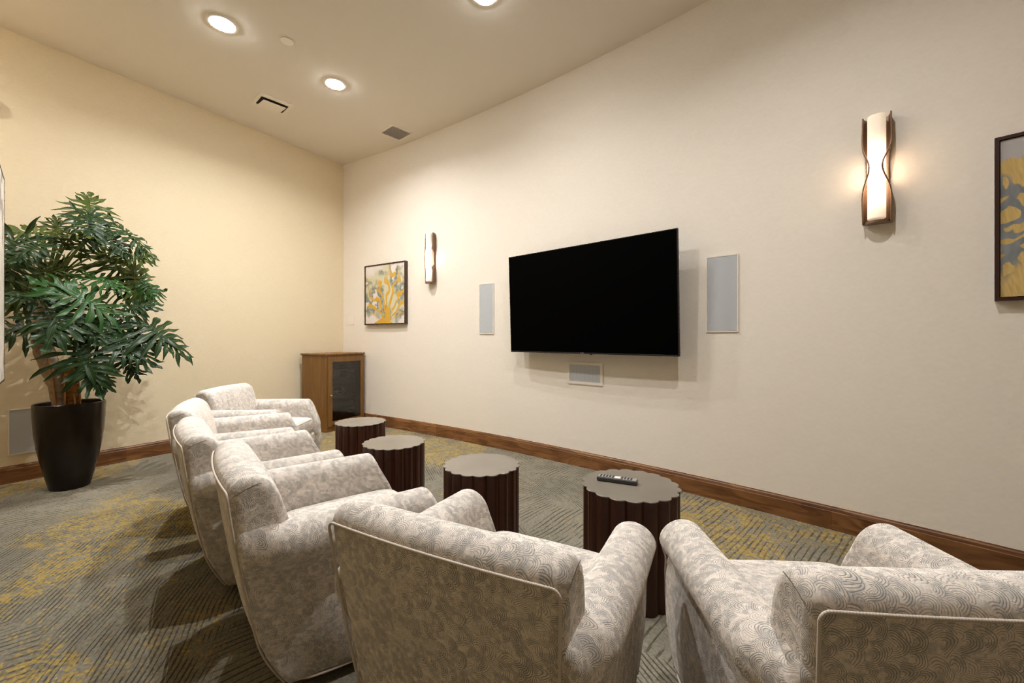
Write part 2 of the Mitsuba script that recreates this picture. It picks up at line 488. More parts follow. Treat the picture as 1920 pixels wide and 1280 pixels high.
def on_arc(px, off=0.0):
    """Where the sight line of column px meets the screen wall (off metres in front of it); the wall's tangent there."""
    d = np.array([(px - 960) / F_PX, 1.0])
    R = ARC_R - off
    a, b, c = d @ d, -2 * d @ ARC_C, ARC_C @ ARC_C - R * R
    t = (-b + math.sqrt(b * b - 4 * a * c)) / (2 * a)
    P = d * t
    n = (P - ARC_C) / np.linalg.norm(P - ARC_C)
    return P, np.array([n[1], -n[0]]), -n

def on_left(px, off=0.0):
    d = np.array([(px - 960) / F_PX, 1.0])
    t = ((LP + LN * off) @ LN) / (d @ LN)
    return d * t

def zat(py, depth):
    return CAM_H - (py - HORIZON) / F_PX * depth

def arc_pt(ang, off=0.0):
    v = math.sin(ang) * EV + math.cos(ang) * GV
    return ARC_C + (ARC_R - off) * v

def arc_ang(P):
    q = P - ARC_C
    return math.atan2(q @ EV, q @ GV)

# the corner between the two walls
b_ = (LP - ARC_C) @ LD
t_ = -b_ + math.sqrt(b_ * b_ - ((LP - ARC_C) @ (LP - ARC_C) - ARC_R ** 2))
CORNER = LP + LD * t_
A0, A1 = arc_ang(CORNER), arc_ang(on_arc(1920)[0]) + 0.11
ARC_END = arc_pt(A1)
W_END = np.array([-3.2, 2.555])                                # the free end of the wall behind the camera
W2 = W_END - GV * 2.0
PL = LP - LD * 2.1
g0 = W_END @ GV
BACK_R = EV * (ARC_END @ EV) + GV * g0

arc_angles = np.linspace(A0, A1, 49)
poly = [tuple(PL), tuple(CORNER)] + [tuple(arc_pt(a)) for a in arc_angles[1:]] + [tuple(BACK_R), tuple(W_END), tuple(W2)]
room = sg.Polygon(poly)
slab = room.buffer(0.11, join_style=2)

def slab_mesh(z0, z1):
    m = trimesh.creation.extrude_polygon(slab, z1 - z0, engine='earcut')
    m.apply_translation([0, 0, z0])
    return m

structure('floor', slab_mesh(-0.12, 0.0), 'm_carpet', 'grey and gold patterned carpet with raised ribs across the room', smooth=False)
structure('ceiling', slab_mesh(CEIL, CEIL + 0.12), 'm_ceiling', 'plain beige painted ceiling', smooth=False)

def wall_strip(inner, outer, z0=0.0, z1=CEIL):
    """A wall between two plan lines."""
    inner, outer = np.asarray(inner), np.asarray(outer)
    ring = np.vstack([inner, outer[::-1]])
    p = sg.Polygon(ring)
    if not p.exterior.is_ccw:
        p = sg.polygon.orient(p)
    m = trimesh.creation.extrude_polygon(p, z1 - z0, engine='earcut')
    m.apply_translation([0, 0, z0])
    return m

def straight(a, b, n, th=0.1):
    a, b, n = np.asarray(a), np.asarray(b), np.asarray(n)
    return wall_strip([a, b], [a - n * th, b - n * th])

arc_in = np.array([arc_pt(a) for a in arc_angles])
arc_out = np.array([arc_pt(a, -0.1) for a in arc_angles])
structure('wall_screen', wall_strip(arc_in, arc_out), 'm_wall_cream', 'long gently curved cream wall that carries the television', smooth=25)
structure('wall_left', straight(PL, CORNER + LD * 0.1, LN), 'm_wall_yellow', 'pale yellow wall behind the potted plant', smooth=False)
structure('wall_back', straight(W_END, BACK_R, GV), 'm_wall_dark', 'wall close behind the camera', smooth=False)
structure('wall_right', straight(ARC_END, BACK_R, -EV), 'm_wall_cream', 'wall closing the right end of the room', smooth=False)
structure('wall_hall', straight(W_END + GV * 0.0, W2, -EV), 'm_wall_yellow', 'side wall of the opening at the left', smooth=False)
hn = np.array([(PL - W2)[1], -(PL - W2)[0]]); hn /= np.linalg.norm(hn)
if hn @ (CORNER - W2) < 0: hn = -hn
structure('wall_hall_end', straight(W2, PL, hn), 'm_wall_yellow', 'end wall of the opening at the left', smooth=False)

# baseboards: thick board with a thin moulded lip on top
BB = np.array([(0.0, 0.0), (0.018, 0.0), (0.018, 0.112), (0.015, 0.117), (0.0155, 0.122), (0.013, 0.132), (0.008, 0.139), (0.007, 0.144), (0.0, 0.144)])
def baseboard(pts, nrm):
    rings = []
    for P, n in zip(pts, nrm):
        rings.append([(P[0] + n[0] * d, P[1] + n[1] * d, z) for d, z in BB])
    rings = np.array(rings)
    m = Mesh()
    L = np.r_[0, np.cumsum(np.linalg.norm(np.diff(rings[:, 0], axis=0), axis=1))]
    for k in range(len(BB)):
        a, b = rings[:, k], rings[:, (k + 1) % len(BB)]
        v = np.stack([a, b], 1).reshape(-1, 3)
        z = v[:, 2] + 0.3 * k * 0.01
        uv = np.c_[np.repeat(L, 2) + abs(pts[0][0]) * 3.7, z]
        i = np.arange(len(rings) - 1) * 2
        m.add(v, np.vstack([np.c_[i, i + 1, i + 3], np.c_[i, i + 3, i + 2]]), uv)
    m.cap(rings[0], flip=True); m.cap(rings[-1])
    return m.fix()

joints = [A0 + 0.0008, arc_ang(on_arc(820)[0]), arc_ang(on_arc(1188)[0]), arc_ang(on_arc(1560)[0]), A1 - 0.0008]
labels['baseboard_right'] = {'kind': 'structure', 'label': 'walnut brown wooden baseboard along the cream wall'}
for a, b in zip(joints[:-1], joints[1:]):
    an = np.linspace(a + 0.00002, b - 0.00002, 12)
    put('board', baseboard([arc_pt(t) for t in an], [ARC_C / 1 * 0 + (ARC_C - arc_pt(t)) / ARC_R for t in an]), 'm_baseboard', parent='baseboard_right')
labels['baseboard_left'] = {'kind': 'structure', 'label': 'reddish brown wooden baseboard along the yellow wall'}
s0, s1, s2 = PL + LD * 0.02, on_left(235), CORNER - LD * 0.02
for a, b in ((s0, s1), (s1 + LD * 0.0006, s2)):
    put('board', baseboard([a, b], [LN, LN]), 'm_baseboard', parent='baseboard_left')

# ------------------------------------------------------------------ wall-mounted things on the screen wall
def on_wall(mesh, px, off=0.0):
    """A mesh modelled facing -y with its back at y = 0 and x to the right, hung on the screen wall at column px."""
    P, t, n = on_arc(px)
    P = P + n * off
    return place(mesh, P[0], P[1], 0, ex=t)

def wall_span(px0, px1):
    P0, P1 = on_arc(px0)[0], on_arc(px1)[0]
    return np.linalg.norm(P1 - P0), (P0 + P1) / 2

def hang(mesh, mid, ex, off=0.003):
    n = np.array([ex[1], -ex[0]])
    return place(mesh, mid[0] + n[0] * off, mid[1] + n[1] * off, 0, ex=ex)

def rect_frame(w, h, t, depth, zc, y0=0.0, bevel=0.0):
    """A rectangular ring of bars t wide, from y0 out to y0 - depth."""
    p = sg.box(-w / 2, -h / 2, w / 2, h / 2).difference(sg.box(-w / 2 + t, -h / 2 + t, w / 2 - t, h / 2 - t))
    m = trimesh.creation.extrude_polygon(p, depth, engine='earcut')
    m.apply_transform(trimesh.transformations.rotation_matrix(PI / 2, [1, 0, 0]))
    m.apply_translation([0, y0, zc])
    return m

def panel_uv(w, h, y, zc):
    """A flat sheet facing -y with uv running 0..1."""
    m = Mesh()
    v = np.array([(-w / 2, y, zc - h / 2), (w / 2, y, zc - h / 2), (w / 2, y, zc + h / 2), (-w / 2, y, zc + h / 2)])
    m.add(v, [(0, 1, 2), (0, 2, 3)], [(0, 0), (1, 0), (1, 1), (0, 1)])
    return m

def move_mesh(m, mid, ex, off=0.003):
    ex = np.array([ex[0], ex[1], 0.0]); ex /= np.linalg.norm(ex)
    n = np.array([ex[1], -ex[0], 0])
    R = np.stack([ex, np.cross([0, 0, 1], ex), [0, 0, 1]], 1)
    m.v = [v @ R.T + np.array([mid[0], mid[1], 0]) + n * off for v in m.v]
    return m

# television
def build_tv():
    t = thing('television', 'large black flat television mounted on the cream wall, screen off', 'television')
    cx, cy, cz, yaw, tilt, w = 0.6188, 3.698, 1.5458, 0.7289, -0.0377, 1.703
    h = w / 1.765
    ex = np.array([math.cos(yaw), -math.sin(yaw), 0]); n = np.array([-math.sin(yaw), -math.cos(yaw), 0])
    ez = np.array([0, 0, 1]) * math.cos(tilt) - n * math.sin(tilt)
    fr = np.cross(ez, ex)
    M = np.eye(4); M[:3, 0], M[:3, 1], M[:3, 2], M[:3, 3] = ex, fr, ez, (cx, cy, cz)
    def P(m):
        m = m.copy(); m.apply_transform(M); return m
    back = box((w - 0.004, 0.022, h - 0.004), (0, 0.0135, 0), 0.003)
    hump = box((w * 0.62, 0.03, h * 0.5), (0, 0.038, -h * 0.12), 0.008)
    put('casing', P(cat(back, hump)), 'm_tv_body', parent=t)
    put('bezel', P(cat(rect_frame(w, h, 0.007, 0.02, 0.0, y0=0.0122), box((w, 0.016, 0.010), (0, 0.0, -h / 2 + 0.006), 0.002))), 'm_tv_body', parent=t)
    put('screen', P(box((w - 0.013, 0.006, h - 0.022), (0, -0.001, 0.003))), 'm_tv_screen', parent=t, label='black glossy screen')
    lg = meshkit.text_mesh('SONY', 0.010, 0.001)
    lg.apply_transform(trimesh.transformations.rotation_matrix(PI / 2, [1, 0, 0]))
    lg.apply_translation([-lg.bounds[:, 0].mean(), -0.0085, -h / 2 + 0.0025])
    put('logo', P(lg), 'm_silver', parent=t, label='small silver lettering on the lower bezel')
    put('sensor', P(box((0.02, 0.012, 0.008), (0.085, -0.001, -h / 2 - 0.003), 0.001)), 'm_tv_body', parent=t)
    # bracket back to the wall
    top = np.array([cx, cy]) - n[:2] * 0.045
    q = top - ARC_C
    gap = ARC_R - np.linalg.norm(q)
    br = cat(box((0.42, 0.02, 0.30), (0, -0.012, cz)), box((0.10, gap - 0.01, 0.16), (0, -gap / 2, cz), 0.004))
    ang = arc_ang(top)
    P0 = arc_pt(ang)
    put('wall_bracket', place(br, P0[0], P0[1], 0, ex=(math.cos(ang) * EV - math.sin(ang) * GV)), 'm_black', parent=t)
build_tv()

# in-wall speakers
def wall_speaker(px0, px1, py0, py1, label, framew=0.008, grp=None):
    w, mid = wall_span(px0, px1)
    _, ex, n = on_arc((px0 + px1) / 2)
    d = on_arc(px1)[0][1]
    z0, z1 = zat(py1, d), zat(py0, d)
    t = thing('wall_speaker', label, 'speaker', grp)
    put('frame', hang(rect_frame(w, z1 - z0, framew, 0.007, (z0 + z1) / 2), mid, ex), 'm_white_metal', parent=t, label='thin white rim')
    put('grille', hang(box((w - 2 * framew - 0.002, 0.006, z1 - z0 - 2 * framew - 0.002), (0, -0.002, (z0 + z1) / 2), 0.001), mid, ex), 'm_grille', parent=t)
    return t
wall_speaker(899.5, 926.5, 530, 626, 'narrow upright grey speaker grille in the wall at the left of the television')
wall_speaker(1325, 1385, 475, 622, 'tall upright grey speaker grille in the wall at the right of the television')
wall_speaker(1064.5, 1131, 680.5, 723.5, 'small wide grey speaker grille with white frame below the television', 0.026)

# light switch near the corner
w, mid = wall_span(654, 664)
_, ex, n = on_arc(659)
d = mid[1]
zc = zat(600.5, d)
t = thing('light_switch', 'small white switch plate on the cream wall near the corner', 'switch')
put('plate', hang(box((w, 0.006, 0.125), (0, -0.001, zc), 0.002), mid, ex), 'm_white_plastic', parent=t)
put('rocker', hang(box((w * 0.45, 0.006, 0.068), (0, -0.005, zc), 0.0015), mid, ex), 'm_white_plastic', parent=t)

# framed pictures
def wall_picture(px0, px1, py0, py1, pyside, depth, art, frame, label, tf):
    """px0, px1: the front face's left and right columns; py0, py1: top and bottom at the column px given in pyside."""
    P0, P1 = on_arc(px0, depth)[0], on_arc(px1, depth)[0]
    ex = (P1 - P0) / np.linalg.norm(P1 - P0)
    w = np.linalg.norm(P1 - P0)
    d = on_arc(pyside, depth)[0][1]
    z0, z1 = zat(py1, d), zat(py0, d)
    n = np.array([ex[1], -ex[0]])
    mid = (P0 + P1) / 2 - n * depth
    t = thing('framed_picture', label, 'picture')
    put('frame', hang(rect_frame(w, z1 - z0, tf, depth - 0.002, (z0 + z1) / 2), mid, ex, 0.004), frame, parent=t)
    put('backing', hang(box((w - tf, 0.012, z1 - z0 - tf), (0, -depth + 0.022, (z0 + z1) / 2)), mid, ex, 0.004), 'm_black', parent=t)
    put('canvas', move_mesh(panel_uv(w - 2 * tf - 0.006, z1 - z0 - 2 * tf - 0.006, -depth + 0.0125, (z0 + z1) / 2), mid, ex, 0.004), art, parent=t, label='painted canvas')
    return t
wall_picture(683.5, 759.5, 499, 609, 684, 0.05, 'm_art_tree', 'm_frame_dark', 'square picture of a gold branching tree on white, near the corner', 0.012)
wall_picture(1865, 2110, 259, 564, 1866, 0.045, 'm_art_net', 'm_frame_red', 'large gold and blue grey abstract picture at the right edge', 0.016)

def f_sconce(p, n, uv):
    g = 0.035 + 0.965 * dr.exp(-dr.square((uv.y - 0.255) / 0.115))
    return mi.Color3f(*SCONCE) * g
# wall lamps: a glowing glass tube held between two bronze wings with an hourglass opening
def sconce(px, py0, py1, label):
    P, ex, n = on_arc(px)
    P = P + n * 0.06
    z0, z1 = zat(py1, P[1]), zat(py0, P[1])
    zc, H = (z0 + z1) / 2, z1 - z0
    t = thing('wall_sconce', label, 'wall lamp')
    mid = on_arc(px)[0]
    R, yc = 0.042, -0.062
    # the glass
    th = np.linspace(0, 2 * PI, 33)[:-1]
    zz = np.r_[-H / 2 + 0.022, -H / 2 + 0.024, np.linspace(-H / 2 + 0.03, H / 2 - 0.012, 12), H / 2 - 0.006, H / 2 - 0.004]
    rr = np.r_[R * 0.9, R * 0.98, np.full(12, R), R * 0.98, R * 0.9]
    rings = np.array([[(r * math.cos(a), yc + 0.85 * r * math.sin(a), zc + z) for a in th] for z, r in zip(zz, rr)])
    m = Mesh().loft(rings).fix()
    put('glass_tube', move_mesh(m, mid, ex), 'm_sconce_glass', parent=t, emitter={'type': 'area', 'radiance': proc(f_sconce)}, label='glowing white glass tube')
    # back plate
    put('back_plate', hang(box((0.105, 0.014, H - 0.01), (0, -0.004, zc), 0.003), mid, ex), 'm_bronze', parent=t)
    # wings: ribbons from the back plate to a wavy front edge, cut away where the edge crosses the glass
    zs = np.linspace(-H / 2, H / 2, 65)
    s = zs / (H / 2)
    wav = np.exp(-(s / 0.30) ** 2)                                  # 1 at the waist
    ye = -0.060 - 0.052 * wav
    xe = 0.066 - 0.041 * wav + 0.004 * np.cos(3 * s)
    for sg_ in (-1, 1):
        rings = []
        for k, z in enumerate(zs):
            a = np.array([0.050, -0.010]); b = np.array([xe[k], ye[k]])
            frac = 1.0 - 0.86 * smooth01((wav[k] - 0.12) / 0.45)
            b2 = a + (b - a) * frac
            mid_ = (a + b2) / 2 + np.array([0.006, 0]) * frac
            path = np.array([a, mid_, b2])
            o = np.array([0.0022, 0.0008])
            ring = np.vstack([path + o, (path - o)[::-1]])
            rings.append([(sg_ * x, y, zc + z) for x, y in ring])
        m = Mesh()
        m.loft(np.array(rings)).fix()
        put('wing', move_mesh(m, mid, ex), 'm_bronze', parent=t)
        put('edge_rod', move_mesh(tube(np.c_[sg_ * xe, ye, zc + zs], 0.0042, 8), mid, ex), 'm_bronze', parent=t)
    # curved bottom tray
    thh = np.linspace(PI * 1.0, PI * 2.0, 17)
    tray = sg.Polygon([(0.066 * math.cos(a), -0.010 + 0.085 * math.sin(a)) for a in thh])
    tm = trimesh.creation.extrude_polygon(tray, 0.012, engine='earcut')
    tm.apply_translation([0, 0, zc - H / 2])
    put('bottom_tray', hang(tm, mid, ex), 'm_bronze', parent=t)
    return t

def smooth01(t):
    t = min(1.0, max(0.0, t))
    return t * t * (3 - 2 * t)

scene['m_sconce_glass'] = {'type': 'diffuse', 'reflectance': rgb(0.75, 0.70, 0.62)}
sconce(811.5, 437, 531, 'slim glowing wall lamp with bronze wings beside the small picture')
sconce(1646, 216, 418, 'glowing wall lamp with bronze hourglass wings at the right of the television')

# ------------------------------------------------------------------ left wall and back wall things
P = on_left(14.5)
t = thing('wall_speaker', 'grey speaker grille low in the yellow wall behind the black pot', 'speaker')
zc, hh, ww = (zat(768, P[1]) + zat(854, P[1])) / 2, zat(768, P[1]) - zat(854, P[1]), 0.30
mid = P + LD * ww / 2
put('frame', hang(rect_frame(ww, hh, 0.008, 0.008, zc), mid, LD), 'm_white_metal', parent=t, label='thin white rim')
put('grille', hang(box((ww - 0.018, 0.006, hh - 0.018), (0, -0.002, zc), 0.001), mid, LD), 'm_grille', parent=t)

P = on_left(-2.0) - LD * 0.055
t = thing('wall_detector', 'round white device high on the yellow wall at the left edge', 'detector')
dm = lathe([(0.0, 0.0), (0.062, 0.0), (0.060, 0.022), (0.045, 0.034), (0.0, 0.038)], 32)
dm.apply_transform(trimesh.transformations.rotation_matrix(PI / 2, [1, 0, 0]))
dm.apply_translation([0, 0, zat(191, P[1])])
put('housing', hang(dm, P, LD, 0.001), 'm_white_plastic', parent=t)
lm = box((0.018, 0.010, 0.010), (0, -0.040, zat(191, P[1])), 0.002)
put('indicator', hang(lm, P, LD, 0.001), 'm_white_metal', parent=t)

# tall picture on the wall behind the camera, its end seen at the left edge
ex = -EV                                                           # to the right as one faces that wall
d_far = W_END + GV * 0.045
dep = 0.045
pw, z0, z1 = 0.95, 0.925, 2.245
fx = np.array([(9.6 - 960) / F_PX, 1.0]); tt = ((W_END + GV * dep) @ GV) / (fx @ GV)
far = fx * tt
mid = far + EV * pw / 2 - GV * dep
t = thing('framed_picture', 'tall pale picture in a thin dark frame at the left edge of the photo', 'picture')
put('frame', hang(rect_frame(pw, z1 - z0, 0.010, dep - 0.004, (z0 + z1) / 2), mid, ex, 0.002), 'm_frame_dark', parent=t)
put('backing', hang(box((pw - 0.012, 0.03, z1 - z0 - 0.012), (0, -dep + 0.022, (z0 + z1) / 2)), mid, ex, 0.002), 'm_white_plastic', parent=t)
put('canvas', move_mesh(panel_uv(pw - 0.022, z1 - z0 - 0.022, -dep + 0.006, (z0 + z1) / 2), mid, ex, 0.002), 'm_art_pale', parent=t, label='painted canvas')

# ------------------------------------------------------------------ ceiling things
lamp_labels = ['bright round ceiling downlight nearest the top left corner', 'bright round ceiling downlight between the two ceiling vents',
               'round ceiling downlight at the top edge, above the television', 'round ceiling downlight above the second armchair',
               'round ceiling downlight in the opening at the left', 'added unseen ceiling downlight that brightens the wall at the right', 'round ceiling downlight above the plant side']
scene['m_lens'] = {'type': 'diffuse', 'reflectance': rgb(0.8, 0.75, 0.68)}
for k, (x, y) in enumerate(LAMPS):
    t = thing('ceiling_downlight', lamp_labels[k], 'ceiling lamp')
    ring = lathe([(0.083, 0.0), (0.112, 0.0), (0.112, -0.004), (0.106, -0.009), (0.094, -0.011), (0.083, -0.006), (0.083, 0.0)], 48)
    ring.apply_translation([x, y, CEIL])
    put('trim_ring', ring, 'm_white_metal', parent=t)
    prof = [(0.0, -0.030)] + [(0.082 * math.sin(a), -0.004 - 0.026 * math.cos(a)) for a in np.linspace(0.15, PI / 2, 8)]
    lens = lathe([(r, z) for r, z in prof], 40)
    lens.apply_translation([x, y, CEIL])
    if (lens.face_normals[:, 2] * lens.area_faces).sum() > 0:
        lens.invert()
    put('lens', lens, 'm_lens', parent=t, smooth=True, emitter={'type': 'area', 'radiance': rgb(*DOWNLIGHT)}, label='glowing white lens')
    scene[f'beam_{k}'] = {'type': 'spot', 'to_world': T().look_at(origin=[x, y, CEIL - 0.034], target=[x, y, 0], up=[0, 1, 0]), 'intensity': rgb(*[POWER[k] * b for b in BEAM]), 'cutoff_angle': 76.0, 'beam_width': 18.0}

def ceil_place(mesh, x, y, ex):
    return place(mesh, x, y, CEIL, ex=ex)

# supply register with a tilted blade
t = thing('ceiling_register', 'white ceiling air register with one open blade', 'vent')
fr = sg.box(-0.168, -0.155, 0.168, 0.155).difference(sg.box(-0.135, -0.100, 0.135, 0.100))
m = trimesh.creation.extrude_polygon(fr, 0.006, engine='earcut'); m.apply_translation([0, 0, -0.006])
put('flange', ceil_place(m, -2.618, 4.545, GV), 'm_white_metal', parent=t)
put('opening', ceil_place(box((0.266, 0.196, 0.002), (0, 0, -0.0015)), -2.618, 4.545, GV), 'm_duct_shade', parent=t, label='dark sheet standing for the shaded duct')  # flat dark sheet paints the duct's shade; the ceiling has no hole
bl = box((0.224, 0.178, 0.004), (0, 0, 0), 0.001)
bl.apply_transform(trimesh.transformations.rotation_matrix(0.10, [1, 0, 0]))
bl.apply_translation([0, 0.006, -0.016])
put('blade', ceil_place(bl, -2.618, 4.545, GV), 'm_white_metal', parent=t)

t = thing('ceiling_grille', 'grey louvred return grille in the ceiling near the cream wall', 'vent')
fr = sg.box(-0.15, -0.15, 0.15, 0.15).difference(sg.box(-0.128, -0.128, 0.128, 0.128))
m = trimesh.creation.extrude_polygon(fr, 0.007, engine='earcut'); m.apply_translation([0, 0, -0.007])
put('flange', ceil_place(m, -1.44, 5.17, GV), 'm_white_metal', parent=t)
put('backing', ceil_place(box((0.255, 0.255, 0.002), (0, 0, -0.0012)), -1.44, 5.17, GV), 'm_grille_back', parent=t)
for k in range(12):
    s = box((0.254, 0.017, 0.0014))
    s.apply_transform(trimesh.transformations.rotation_matrix(0.35, [1, 0, 0]))
    s.apply_translation([0, -0.117 + k * 0.0213, -0.0062])
    put('slat', ceil_place(s, -1.44, 5.17, GV), 'm_vent_grey', parent=t)

t = thing('sprinkler_cover', 'small flat round white cover on the ceiling between the downlights', 'sprinkler')
cv = lathe([(0.0, -0.010), (0.046, -0.010), (0.050, -0.008), (0.050, -0.005), (0.0, -0.005)], 36); cv.apply_translation([-1.93, 3.57, CEIL])
put('plate', cv, 'm_white_plastic', parent=t)
st = lathe([(0.0, 0.0), (0.038, 0.0), (0.038, -0.005), (0.0, -0.005)], 24); st.apply_translation([-1.93, 3.57, CEIL])
put('collar', st, 'm_vent_grey', parent=t)

# ------------------------------------------------------------------ corner cabinet
def build_cabinet():
    t = thing('media_cabinet', 'honey brown wooden cabinet with a dark glass door in the corner', 'cabinet')
    B = np.array([-2.365, 5.30]); ef = np.array([0.44, 0.90]); ef /= np.linalg.norm(ef)
    L, D, H = 0.625, 0.46, 1.005
    # local: x along the front (towards the far end), y into the cabinet, z up; front at y = 0
    Q = lambda m: place(m, B[0], B[1], 0, ex=ef)
    th = 0.02
    put('side_panel', Q(box((th, D, H - 0.055), (th / 2, D / 2, 0.03 + (H - 0.055) / 2), 0.001)), 'm_cabinet', parent=t)
    put('side_panel', Q(box((th, D, H - 0.055), (L - th / 2, D / 2, 0.03 + (H - 0.055) / 2), 0.001)), 'm_cabinet', parent=t)
    put('back_panel', Q(box((L - 2 * th, 0.012, H - 0.06), (L / 2, D - 0.006, 0.03 + (H - 0.06) / 2))), 'm_black', parent=t)
    put('bottom_panel', Q(box((L - 2 * th, D - 0.03, 0.02), (L / 2, D / 2, 0.09))), 'm_cabinet', parent=t)
    put('plinth', Q(box((L + 0.008, D + 0.004, 0.03), (L / 2, D / 2, 0.015), 0.003)), 'm_cabinet', parent=t)
    put('top', Q(box((L + 0.03, D + 0.03, 0.024), (L / 2, D / 2, H - 0.012), 0.005)), 'm_cabinet', parent=t)
    put('fascia', Q(box((L - 2 * th, 0.018, 0.05), (L / 2, 0.009, 0.055))), 'm_cabinet', parent=t)
    put('fascia', Q(box((L - 2 * th, 0.018, 0.03), (L / 2, 0.009, H - 0.04))), 'm_cabinet', parent=t)
    dw, dh, dz = L - 2 * th + 0.012, H - 0.055 - 0.06, 0.5 * (0.068 + H - 0.042)
    d = put('door', Q(place(rect_frame(dw, dh, 0.062, 0.02, dz, y0=-0.002), L / 2, 0)), 'm_cabinet', parent=t)
    put('pane', Q(box((dw - 0.12, 0.002, dh - 0.12), (L / 2, -0.012, dz))), 'm_tinted_pane', parent=d, label='dark tinted glass')
    kn = lathe([(0.0, 0.026), (0.010, 0.024), (0.013, 0.018), (0.011, 0.011), (0.006, 0.006), (0.006, 0.0), (0.0, 0.0)], 20)
    kn.apply_transform(trimesh.transformations.rotation_matrix(PI / 2, [1, 0, 0])); kn.apply_translation([L / 2 - dw / 2 + 0.03, -0.0215, 0.47])
    put('knob', Q(kn), 'm_brass', parent=d, label='round brass knob')
    vent = box((0.10, 0.004, 0.012), (L / 2 - dw / 2 + 0.11, -0.0225, 0.083), 0.001)
    put('vent_slot', Q(vent), 'm_black', parent=t)
    # equipment inside
    for k, (z, h) in enumerate(((0.16, 0.09), (0.30, 0.06), (0.42, 0.05), (0.62, 0.09), (0.76, 0.06))):
        e = thing('rack_unit', ['wide black rack unit at the bottom of the cabinet', 'thin black rack unit low in the cabinet', 'thin black rack unit at mid height in the cabinet',
                                'tall black rack unit in the upper half of the cabinet', 'thin black rack unit at the top of the cabinet'][k], 'equipment')
        put('chassis', Q(box((L - 0.10, 0.30, h), (L / 2, 0.27, z), 0.002)), 'm_gear', parent=e)
        for j in range(2):
            put('indicator', Q(box((0.006, 0.004, 0.004), (0.12 + 0.05 * j + 0.03 * k, 0.118, z))), 'm_cable', parent=e)
    shelf = box((L - 2 * th - 0.004, 0.36, 0.012), (L / 2, 0.25, 0.108))
    put('shelf', Q(shelf), 'm_black', parent=t)
    for j in range(3):
        c = thing('cable', ['pale loop of cable inside the cabinet, topmost', 'pale loop of cable inside the cabinet, middle one', 'pale loop of cable inside the cabinet, lowest'][j], 'cable')
        a = np.linspace(0, 2.2 * PI, 40)
        path = np.c_[0.17 + 0.05 * np.cos(a) + 0.02 * a, 0.070 + 0.018 * j + 0.003 * np.sin(2 * a), 0.50 + 0.02 * j - 0.012 + (0.032 - 0.006 * j) * np.sin(a)]
        R = tube(path, 0.0022, 6)
        ex3 = np.array([ef[0], ef[1], 0]); ey3 = np.cross([0, 0, 1.0], ex3)
        R.v = [np.array([B[0], B[1], 0]) + v[:, :1] * ex3 + v[:, 1:2] * ey3 + v[:, 2:] * [[0, 0, 1]] for v in R.v]
        scene[c] = R.shape('m_cable')
build_cabinet()

# ------------------------------------------------------------------ drum tables with scalloped edges
def scallop(r, n=18, per=14, depth=0.075):
    """Outline of n convex lobes meeting in sharp inward cusps."""
    pts = []
    for k in range(n):
        for j in range(per):
            u = j / per
            a = 2 * PI * (k + u) / n
            pts.append((a, r * (1 - depth + depth * math.sin(PI * u) ** 0.8)))
    return np.array([(q * math.cos(a), q * math.sin(a)) for a, q in pts])

def build_drum(x, y, scale, rot, label):
    t = thing('drum_table', label, 'table', None)
    r, H = 0.212 * scale, 0.50
    o = scallop(r)
    c, s = math.cos(rot), math.sin(rot)
    o = o @ np.array([[c, s], [-s, c]]) + [x, y]
    side = Mesh()
    zz = [0.0, 0.006, 0.25, H - 0.005]
    n = len(o)
    ctr = np.array([x, y])
    rings = np.array([[(p[0], p[1], z) for p in (ctr + (o - ctr) * (0.972 if z else 0.962))] for z in zz])
    # lobes as separate smoothing groups, so that the cusps stay sharp
    for k in range(18):
        idx = [(k * 14 + j) % n for j in range(15)]
        side.grid(rings[:, idx])
    side.cap(rings[0], flip=True, ax=(0, 1)); side.cap(rings[-1], ax=(0, 1))
    put('drum', side.fix(), 'm_drum', parent=t, label='dark brown fluted side')
    poly_ = sg.Polygon(o)
    tp = Mesh()
    z0, z1 = H - 0.005, H
    inn = ctr + (o - ctr) * 0.992
    rr = np.array([[(p[0], p[1], z0) for p in o], [(p[0], p[1], z1 - 0.0015) for p in o], [(p[0], p[1], z1) for p in inn]])
    tp.grid(rr[:2], closed=True); tp.grid(rr[1:], closed=True)
    tp.cap(rr[0], flip=True, ax=(0, 1)); tp.cap(rr[-1], ax=(0, 1))
    put('tabletop', tp.fix(), 'm_drumtop', parent=t, label='grey bronze scalloped top')
    return t
build_drum(-1.28, 3.52, 0.97, 0.03, 'dark scalloped drum table farthest back, in front of the cabinet')
build_drum(-0.80, 2.825, 0.98, 0.10, 'dark scalloped drum table second from the back of the row')
build_drum(-0.17, 2.328, 1.02, 0.02, 'dark scalloped drum table with an empty top, second nearest in the row')
build_drum(0.569, 2.005, 1.09, 0.16, 'dark scalloped drum table with the remote control on it')

# remote control
def build_remote():
    t = thing('remote_control', 'slim black and silver remote control lying on the nearest drum table', 'remote')
    a, b = np.array([0.417, 2.049]), np.array([0.592, 1.971])
    ex = (b - a) / np.linalg.norm(b - a)
    L, W, Hh = 0.192, 0.046, 0.021
    mid = (a + b) / 2 + np.array([-ex[1], ex[0]]) * W / 2
    Q = lambda m: place(m, mid[0], mid[1], 0.5005, ex=ex)
    put('body', Q(box((L, W, Hh), (0, 0, Hh / 2), 0.004)), 'm_remote', parent=t)
    put('face', Q(box((L - 0.010, W - 0.010, 0.0016), (0, 0, Hh + 0.0004), 0.0006)), 'm_remote_face', parent=t, label='silver grey face')
    put('touch_pad', Q(box((0.026, 0.026, 0.002), (0.002, 0, Hh + 0.0015), 0.0008)), 'm_white_metal', parent=t, label='pale square pad')
    for i in range(11):
        xx = -0.078 + i * 0.0145
        if abs(xx - 0.002) < 0.018:
            continue
        for j in range(3):
            put('button', Q(box((0.0085, 0.0075, 0.0026), (xx, -0.0115 + j * 0.0115, Hh + 0.0020), 0.0008)), 'm_remote_key', parent=t)
build_remote()

